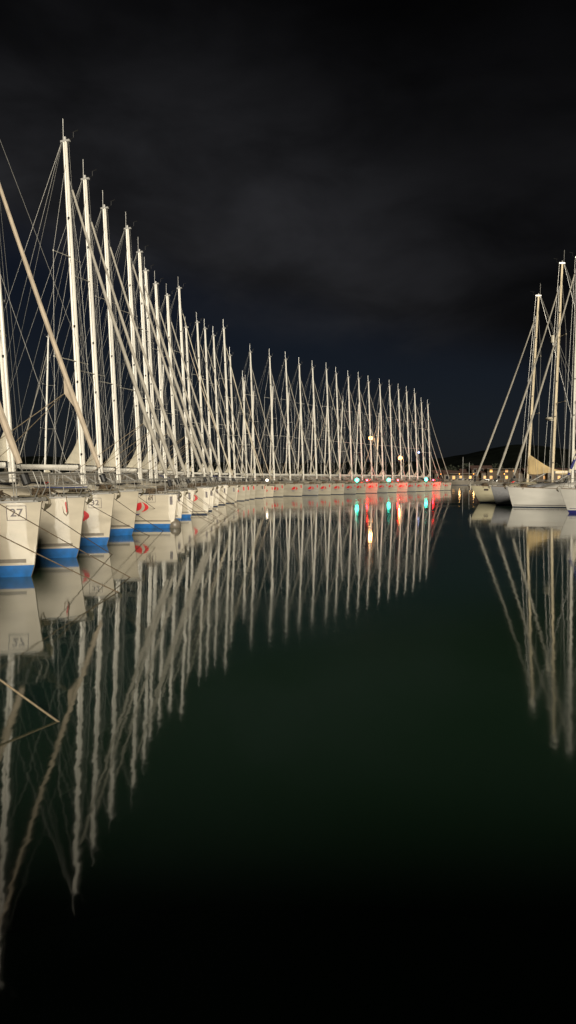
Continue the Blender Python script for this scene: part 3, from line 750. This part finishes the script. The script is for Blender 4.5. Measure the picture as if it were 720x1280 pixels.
for X, D, a, r, H in rows:
    ar = radians(a); q = -8.6; pts.append((X + q * cos(ar), D - q * sin(ar)))
pts = [(pts[0][0] - 0.1, pts[0][1] - 12)] + pts
# smooth
sm = []
for i in range(len(pts)):
    ks = [k for k in range(max(0, i - 2), min(len(pts), i + 3))]
    sm.append((sum(pts[k][0] for k in ks) / len(ks), sum(pts[k][1] for k in ks) / len(ks)))
pontoon(sm, 'long floating pontoon behind the sterns of the left row, mostly hidden by the boats')
pontoon([(30.6, 36), (30.3, 72)], 'floating pontoon behind the sterns of the right-hand boats')

# ------------------------------------------------------------------ lamps
def light(name, kind, loc, energy, colour, size=0.2, parent=None):
    ld = bpy.data.lights.new(name, kind); ld.energy = energy; ld.color = colour; ld.shadow_soft_size = size
    o = bpy.data.objects.new(name, ld); col.objects.link(o); o.location = loc
    if parent: o.parent = parent
    return o
def street_lamp(px, py, D, lab, r=0.30, energy=500):
    X = at(px, D); z = CAM_H + D * ((640 - py) / F - PITCH) / (1 + (640 - py) / F * PITCH)
    root = empty('street_lamp', (X, D, 0.0))
    mb = MB(); mb.tube([(0.9, 0, -0.5), (0.9, 0, z - 0.6), (0.8, 0, z - 0.05), (0.5, 0, z + 0.28), (0.1, 0, z + 0.34)], [0.11, 0.07, 0.06, 0.05, 0.045], 8)
    mb.build('post', M['pole'], root)
    MB().loft([[(0.45*cos(2*pi*k/12)*s_, 0.3*sin(2*pi*k/12)*s_, z + zz) for k in range(12)] for s_, zz in ((1.0, 0.22), (0.9, 0.32), (0.3, 0.42))]).build('lamp_head', M['pole'], root)
    MB().sphere((0, 0, z), (r, r, r), 14, 8).build('lamp_globe', M['lit_orange'], root, smooth=True)
    light('lamp_light', 'POINT', (0, -0.1, z - 0.45), energy, (1, 0.55, 0.22), 0.3, root)
    return tag(root, lab, 'street lamp', 'lit orange street lamps')
street_lamp(463, 547.5, 150, 'lit orange street lamp, the higher and brighter of two among the far masts', 0.40, 500)
street_lamp(500, 572.5, 210, 'lit orange street lamp, the lower and farther of two among the far masts', 0.58, 900)

def bow_lamp(idx, colour, side, dx, dz, r):
    b = far_boats[idx]; H = rows[idx + len(rows) - len(far_boats)][4]
    o = MB().sphere((H.xb + dx, side, H.zb + dz), r, 12, 7).build('navigation_lamp', M['lit_' + colour], b, smooth=True)
    MB().tube([(H.xb + dx, side, H.zb + dz - r - 0.10), (H.xb + dx, side, H.zb + dz - r + 0.02)], 0.03, 8).build('lamp_bracket', M['black'], o)
def nearest(px):
    best = min(range(len(far_boats)), key=lambda i: abs(360 + F * (far_boats[i].location.x + 4.5 * cos(far_boats[i].rotation_euler.z)) / (far_boats[i].location.y + 4.5 * sin(far_boats[i].rotation_euler.z)) - px))
    return best
for px in (441, 490, 535):
    k = nearest(px); bow_lamp(k, 'green', -0.16, 0.12, 0.46, 0.25); bow_lamp(min(k + 1, len(far_boats) - 2), 'red', 0.62, -0.35, 0.35, 0.09)
bow_lamp(nearest(338), 'white', -0.1, 0.1, 0.4, 0.13)

def small_lamp(px, py, D, mat, lab, r=0.2, cat='lamp'):
    X = at(px, D); z = CAM_H + D * ((640 - py) / F - PITCH) / (1 + (640 - py) / F * PITCH)
    root = empty('harbour_lamp', (X, D, 0.0))
    MB().tube([(0, 0, -0.3), (0, 0, z - r * 0.8)], 0.05, 6).build('post', M['pole'], root)
    MB().sphere((0, 0, z), r, 10, 6).build('lamp_globe', M[mat], root, smooth=True)
    return tag(root, lab, cat, 'small lit lamps beyond the masts')
small_lamp(523, 565.5, 200, 'lit_blue', 'small pale blue light showing between the last masts of the curved row', 0.22)
small_lamp(65, 601, 52, 'lit_far', 'orange light sparkling just above the decks beside the bow of number 27', 0.13)
small_lamp(20, 571, 300, 'lit_far', 'tiny orange light low over the dark shore at the far left', 0.5)
small_lamp(173, 590.5, 78, 'lit_white', 'small white star-like light at deck height by the fourth tall mast', 0.13)

# ------------------------------------------------------------------ far shore, houses, boats and hills
g = MB(); 
shore_pts = [(-420, 300), (-60, 330), (40, 318), (70, 300), (420, 260)]
rings = [[(x, y, -0.6), (x, y, 0.9), (x * 1.1, y + 160, 1.4), (x * 1.1, y + 160, -0.6)] for x, y in shore_pts]
g.loft(rings).build('far_shore', M['shore'], None, kind='structure')

def ridge():
    mb = MB(); N = 170; Rr = 12; rings = []
    prof = [(-900, 574), (-300, 573), (0, 572), (60, 571), (130, 574), (230, 579), (330, 580), (430, 579), (520, 577), (555, 573), (590, 566), (620, 559), (645, 556.5), (670, 559), (700, 563), (760, 561), (900, 566), (1500, 570)]
    def hy(px):
        for (a, ya), (b, yb) in zip(prof, prof[1:]):
            if a <= px <= b: return ya + (yb - ya) * (px - a) / (b - a)
        return 575
    for i in range(N + 1):
        px = -900 + 2400 * i / N; D = 800 + 40 * sin(i * 0.21)
        top = CAM_H + D * (598.5 - hy(px)) / F
        ring = []
        for k in range(Rr + 1):
            u = k / Rr; y = D - 260 * (1 - u); x = at(px, D) * (1 - 0.18 * (1 - u))
            z = top * (sin(u * pi / 2) ** 1.3)
            n_ = noise.noise(Vector((x * 0.02, y * 0.02, 0))) * 2.0 + noise.noise(Vector((x * 0.09, y * 0.09, 3))) * 1.3
            ring.append((x, y, z + n_ * u - (0.6 if k == 0 else 0)))
        ring.append((at(px, D) * 1.15, D + 220, -1))
        rings.append(ring)
    mb.loft(rings, False, False).build('hills', M['hill'], None, smooth=True, kind='structure')
ridge()

def house(px, D, w, hgt, dep, mat, lab, lit=(1, 0, 1), roof=True, arch=False):
    X = at(px, D); root = empty('shore_house', (X, D, 0.9), radians(random.uniform(-10, 10)))
    wall = MB().box((-w/2, 0, -0.3), (w/2, dep, hgt)).build('wall', mat, root)
    if roof:
        MB().loft([[(-w/2 - 0.4, -0.4, hgt + 0.003), (-w/2 - 0.4, dep + 0.4, hgt + 0.003), (-w/2 - 0.4, dep / 2, hgt + dep * 0.22)], [(w/2 + 0.4, -0.4, hgt + 0.003), (w/2 + 0.4, dep + 0.4, hgt + 0.003), (w/2 + 0.4, dep / 2, hgt + dep * 0.22)]]).build('roof', M['tiles'], root)
    else:
        MB().box((-w/2 - 0.3, -1.8, hgt + 0.003), (w/2 + 0.3, dep, hgt + 0.25)).build('roof', M['plaster_pale'], root)
    nW = max(2, int(w / 2.6)); 
    for fl in range(2 if hgt > 4.5 else 1):
        for i in range(nW):
            x = -w/2 + (i + 0.5) * w / nW; z = 0.9 + fl * 2.8
            code = lit[(i + fl * 2) % len(lit)]
            mt = M['window'] if code == 0 else (M['lit_window'] if code == 1 else M['lit_window_dim'])
            wn = MB().box((x - 0.62, -0.075, z - 0.08), (x + 0.62, -0.005, z + 1.48)).build('window', M['pole'], root)
            MB().box((x - 0.5, -0.09, z + 0.04), (x + 0.5, -0.077, z + 1.36)).build('pane', mt, wn)
    return tag(root, lab, 'house', 'low houses on the far shore')
HS = [(556, 305, 9, 3.2, 7, 'plaster', (0, 2, 0), True, 'low tiled house on the far shore, farthest left beside the tip of the row'),
      (567, 300, 8, 2.9, 7, 'plaster_pale', (0, 2, 2), True, 'low tiled house on the far shore with dim windows, second from the left'),
      (577, 300, 10, 3.0, 7, 'plaster', (1, 2, 1), False, 'flat-roofed far building glowing warm yellow left of the cream boat'),
      (590, 303, 8, 3.4, 8, 'plaster_pale', (1, 2, 0), True, 'tiled far house with one bright window above the bow of the cream boat'),
      (602, 300, 8, 4.8, 8, 'plaster', (0, 2, 0), True, 'two-storey far house behind the first slanting sail of the right group'),
      (614, 298, 8, 3.4, 8, 'plaster_pale', (2, 0, 0), True, 'tiled far house just left of the second slanting sail of the right group'),
      (628, 296, 12, 4.9, 8, 'plaster', (2, 0, 1, 0, 2), False, 'two-storey far building with yellow windows between the slanting sails'),
      (645, 296, 10, 3.4, 8, 'plaster_pale', (0, 2, 0), True, 'tiled far house behind the bow rail of the large white boat'),
      (676, 294, 12, 3.6, 8, 'plaster', (0, 0, 2), True, 'tiled far house seen under the ochre boom cover'),
      (703, 292, 12, 3.6, 8, 'plaster_pale', (0, 2, 0), True, 'tiled far house behind the mast at the right edge')]
for px, D, w, hg, dp, mt, lit, rf, lab in HS: house(px, D, w, hg, dp, M[mt], lab, lit, rf)
for px, D, lab in ((591.5, 296, 'bright orange lamp on the far shore above the bow of the cream boat'), (574, 297, 'orange lamp on the far shore by the flat-roofed glowing building'), (630, 290, 'orange lamp on the far shore between the slanting sails'), (551, 300, 'orange lamp on the far shore beside the right tip of the long row')):
    root = empty('shore_lamp', (at(px, D), D, 0.85))
    MB().tube([(0, 0, 0), (0, 0, 2.9)], 0.06, 6).build('post', M['pole'], root)
    MB().sphere((0, 0, 3.1), 0.22, 10, 6).build('lamp_globe', M['lit_far'], root, smooth=True)
    light('lamp_light', 'POINT', (0, -0.6, 3.1), 60, (1, 0.6, 0.2), 0.3, root)
    tag(root, lab, 'lamp', 'lamps on the far shore')

def shore_tree(px, D, h, r, lab):
    X = at(px, D); root = empty('shore_tree', (X, D, 0.8))
    MB().tube([(0, 0, 0), (0.1, 0, h * 0.3), (0.0, 0.1, h * 0.55)], [0.3, 0.2, 0.12], 7).build('trunk', M['bark'], root)
    mb = MB(); rnd = random.Random(int(px * 7))
    for k in range(420):
        while True:
            p = Vector((rnd.uniform(-1, 1), rnd.uniform(-1, 1), rnd.uniform(-1, 1)))
            if 0.3 < p.length < 1: break
        p = Vector((p.x * r, p.y * r, h * 0.62 + p.z * h * 0.38 )) * (1 + 0.12 * noise.noise(p * 3))
        s_ = rnd.uniform(0.25, 0.55); a = Vector((rnd.gauss(0, 1), rnd.gauss(0, 1), rnd.gauss(0, 1))).normalized() * s_; b = a.cross(Vector((rnd.gauss(0, 1), rnd.gauss(0, 1), 1))).normalized() * s_
        mb.add([p - a, p + b, p + a, p - b], [(0, 1, 2, 3)])
    mb.build('crown', M['foliage'], root)
    tag(root, lab, 'tree', 'dark trees on the far shore')
TR = [(548, 'beside the right tip of the long row'), (562, 'between the two leftmost far houses'), (584, 'left of the far house with one bright window'), (608, 'behind the first slanting sail of the right group'), (621, 'behind the second slanting sail'), (637, 'left of the ochre boom cover'), (660, 'behind the mast with the ochre cover'), (690, 'right of the ochre boom cover')]
for i, (px, w) in enumerate(TR): shore_tree(px, 312, 5.5 + (i * 37 % 5) * 0.6, 3.0 + (i * 13 % 4) * 0.5, 'dark round tree on the far shore ' + w)

def motor_boat(px, D, lab, ms=0, s=1.0):
    root = empty('motor_boat', (at(px, D), D, 0), radians(180 + random.uniform(-12, 12)))
    H = Hull(xb=3.4 * s, xs=-3.4 * s, beam=2.5 * s, zb=1.15 * s, zm=0.85 * s, rake=0.5, foot=0.12)
    H.mesh(None).build('hull', [M['gel_far'], M['navy']], root, smooth=True)
    rings = []
    for i in range(9):
        x = H.xs + 0.1 + (H.xb - H.xs - 0.3) * i / 8; y = H.deck_y(x) - 0.02; rings.append([(x, -y, H.deck_z(x)), (x, 0, H.deck_z(x) + 0.1), (x, y, H.deck_z(x))])
    MB().loft(rings, False, False).build('deck', M['deck'], root)
    z = 0.9 * s
    cab = MB().loft([[(-1.2*s, y*s, z + zz*s) for y, zz in ((-0.9, 0), (-0.75, 1.0), (0.75, 1.0), (0.9, 0))], [(0.6*s, y*s, z + zz*s) for y, zz in ((-0.85, 0), (-0.7, 0.95), (0.7, 0.95), (0.85, 0))], [(1.8*s, y*s, z + zz*s) for y, zz in ((-0.6, 0), (-0.5, 0.2), (0.5, 0.2), (0.6, 0))]]).build('cabin', M['gel_far'], root)
    for sd in (-1, 1): MB().add([(-1.0*s, sd*0.86*s, z+0.45*s), (0.5*s, sd*0.83*s, z+0.42*s), (0.4*s, sd*0.75*s, z+0.82*s), (-1.0*s, sd*0.79*s, z+0.85*s)], [(0, 1, 2, 3)]).build('cabin_window', M['window'], cab)
    if ms: MB().tube([(0, 0, z), (-0.1, 0, ms)], 0.06, 5).build('mast', M['alu'], root)
    tag(root, lab, 'motor boat', 'small boats moored before the far shore')
for px, D, ms, s, lab in ((566, 250, 0, 1.0, 'small pale motorboat before the far shore, nearest the tip of the long row'), (578, 255, 9.5, 1.1, 'small far boat with the taller of two thin masts'), (586, 250, 7.5, 1.1, 'small far boat with the shorter of two thin masts'), (606, 240, 0, 1.1, 'small pale motorboat behind the first slanting sail of the right group'), (617, 236, 0, 0.9, 'small pale motorboat behind the second slanting sail of the right group'), (574, 235, 0, 1.2, 'pale motorboat lying in front of the glowing flat-roofed building')):
    motor_boat(px, D, lab, ms, s)

# ------------------------------------------------------------------ water and quay
MB().add([(-3500, -300, 0), (3500, -300, 0), (3500, 4500, 0), (-3500, 4500, 0)], [(0, 1, 2, 3)]).build('water', M['water'], None, kind='structure')
MB().box((-45, -14, -1.0), (45, 0.25, 1.15)).build('quay', M['concrete'], None, kind='structure')  # unseen quay, raised so that its shadow darkens the near water

# ------------------------------------------------------------------ sun (the harbour floodlight direction), sky
SUN_EL, SUN_AZ = radians(14), radians(13)     # light comes from behind and to the right of the camera
sd = bpy.data.lights.new('sun', 'SUN'); sd.energy = 4.6; sd.angle = radians(12); sd.color = (1.0, 0.91, 0.75)
so = bpy.data.objects.new('sun', sd); col.objects.link(so)
direc = Vector((-sin(SUN_AZ) * cos(SUN_EL), cos(SUN_AZ) * cos(SUN_EL), -sin(SUN_EL)))
so.rotation_euler = direc.to_track_quat('-Z', 'Y').to_euler()

w = bpy.data.worlds.new('World'); sc.world = w; w.use_nodes = True
nt = w.node_tree; N_ = nt.nodes; Lk = nt.links
bg = N_['Background']
def mth(op, a, b=None, c=None, clamp=False):
    n = N_.new('ShaderNodeMath'); n.operation = op; n.use_clamp = clamp
    for i, v in enumerate((a, b, c)):
        if v is None: continue
        if isinstance(v, (int, float)): n.inputs[i].default_value = v
        else: Lk.new(v, n.inputs[i])
    return n.outputs[0]
def rng(v, a, b, c, d, smooth=True):
    n = N_.new('ShaderNodeMapRange'); n.interpolation_type = 'SMOOTHSTEP' if smooth else 'LINEAR'
    Lk.new(v, n.inputs['Value'])
    for k, x in zip(('From Min', 'From Max', 'To Min', 'To Max'), (a, b, c, d)): n.inputs[k].default_value = x
    return n.outputs['Result']
def mixc(f, a, b, typ='MIX'):
    n = N_.new('ShaderNodeMix'); n.data_type = 'RGBA'; n.blend_type = typ
    for s_, v in ((0, f), (6, a), (7, b)):
        if isinstance(v, tuple): n.inputs[s_].default_value = (*v, 1)
        elif isinstance(v, (int, float)): n.inputs[s_].default_value = v
        else: Lk.new(v, n.inputs[s_])
    return n.outputs[2]
tc = N_.new('ShaderNodeTexCoord'); sx = N_.new('ShaderNodeSeparateXYZ'); Lk.new(tc.outputs['Generated'], sx.inputs[0])
X_, Y_, Z_ = sx.outputs
def sky_noise(scale, det, st, off=(0, 0, 0), dist=0.0):
    mp = N_.new('ShaderNodeMapping'); mp.inputs['Scale'].default_value = st; mp.inputs['Location'].default_value = off
    nz = N_.new('ShaderNodeTexNoise'); nz.inputs['Scale'].default_value = scale; nz.inputs['Detail'].default_value = det; nz.inputs['Distortion'].default_value = dist
    Lk.new(tc.outputs['Generated'], mp.inputs['Vector']); Lk.new(mp.outputs['Vector'], nz.inputs['Vector']); return nz.outputs['Fac']
n1 = sky_noise(2.2, 5, (1, 1, 2.2), (0.3, 0.1, 0.4), 0.3)
n2 = sky_noise(5.5, 6, (1, 1, 2.3), (1.3, 2.1, 0.4), 0.35)
edge = mth('MULTIPLY_ADD', X_, -0.26, 0.192)
zz = mth('ADD', mth('SUBTRACT', Z_, edge), mth('MULTIPLY_ADD', n1, 0.16, -0.08))
mask = rng(zz, -0.02, 0.07, 0, 1)
dens = rng(mth('ADD', mth('MULTIPLY', n1, 0.5), mth('MULTIPLY', n2, 0.5)), 0.36, 0.64, 0.42, 1.15)
fade = rng(Z_, 0.30, 0.56, 1.0, 0.22)
right = rng(mth('ADD', X_, mth('MULTIPLY', Z_, 0.7)), 0.20, 0.50, 1.0, 0.35)
cl = mth('MULTIPLY', mth('MULTIPLY', dens, fade), right)
cloud = mixc(1.0, (0.0195, 0.0197, 0.0222), cl, 'MULTIPLY')
sky = N_.new('ShaderNodeTexSky'); sky.sky_type = 'NISHITA'; sky.sun_disc = False; sky.sun_elevation = SUN_EL; sky.sun_rotation = pi - SUN_AZ
base = mixc(rng(Z_, 0.0, 0.30, 0, 1), (0.0048, 0.0068, 0.0105), (0.0024, 0.0033, 0.0070))
base = mixc(1.0, base, mixc(1.0, sky.outputs['Color'], (0.0010, 0.0010, 0.0012), 'MULTIPLY'), 'ADD')
final = mixc(mask, base, cloud)
low = mixc(rng(Z_, -0.02, 0.0, 0, 1), (0.002, 0.003, 0.004), final)
Lk.new(low, bg.inputs['Color']); bg.inputs['Strength'].default_value = 1.0

# ------------------------------------------------------------------ camera
cd = bpy.data.cameras.new('camera'); co = bpy.data.objects.new('camera', cd); col.objects.link(co)
cd.sensor_fit = 'VERTICAL'; cd.sensor_height = 36.0; cd.lens = 36.0 * F / 1280.0
cd.clip_start = 0.05; cd.clip_end = 9000
co.location = (0, 0, CAM_H); co.rotation_euler = (pi / 2 - math.atan(PITCH), 0, 0)
sc.camera = co
sc.view_settings.view_transform = 'Standard'; sc.view_settings.look = 'None'; sc.view_settings.exposure = 0; sc.view_settings.gamma = 1
sc.view_settings.use_curve_mapping = False
sc.cycles.use_denoising = True
sc.cycles.max_bounces = 6
sc.cycles.caustics_reflective = False
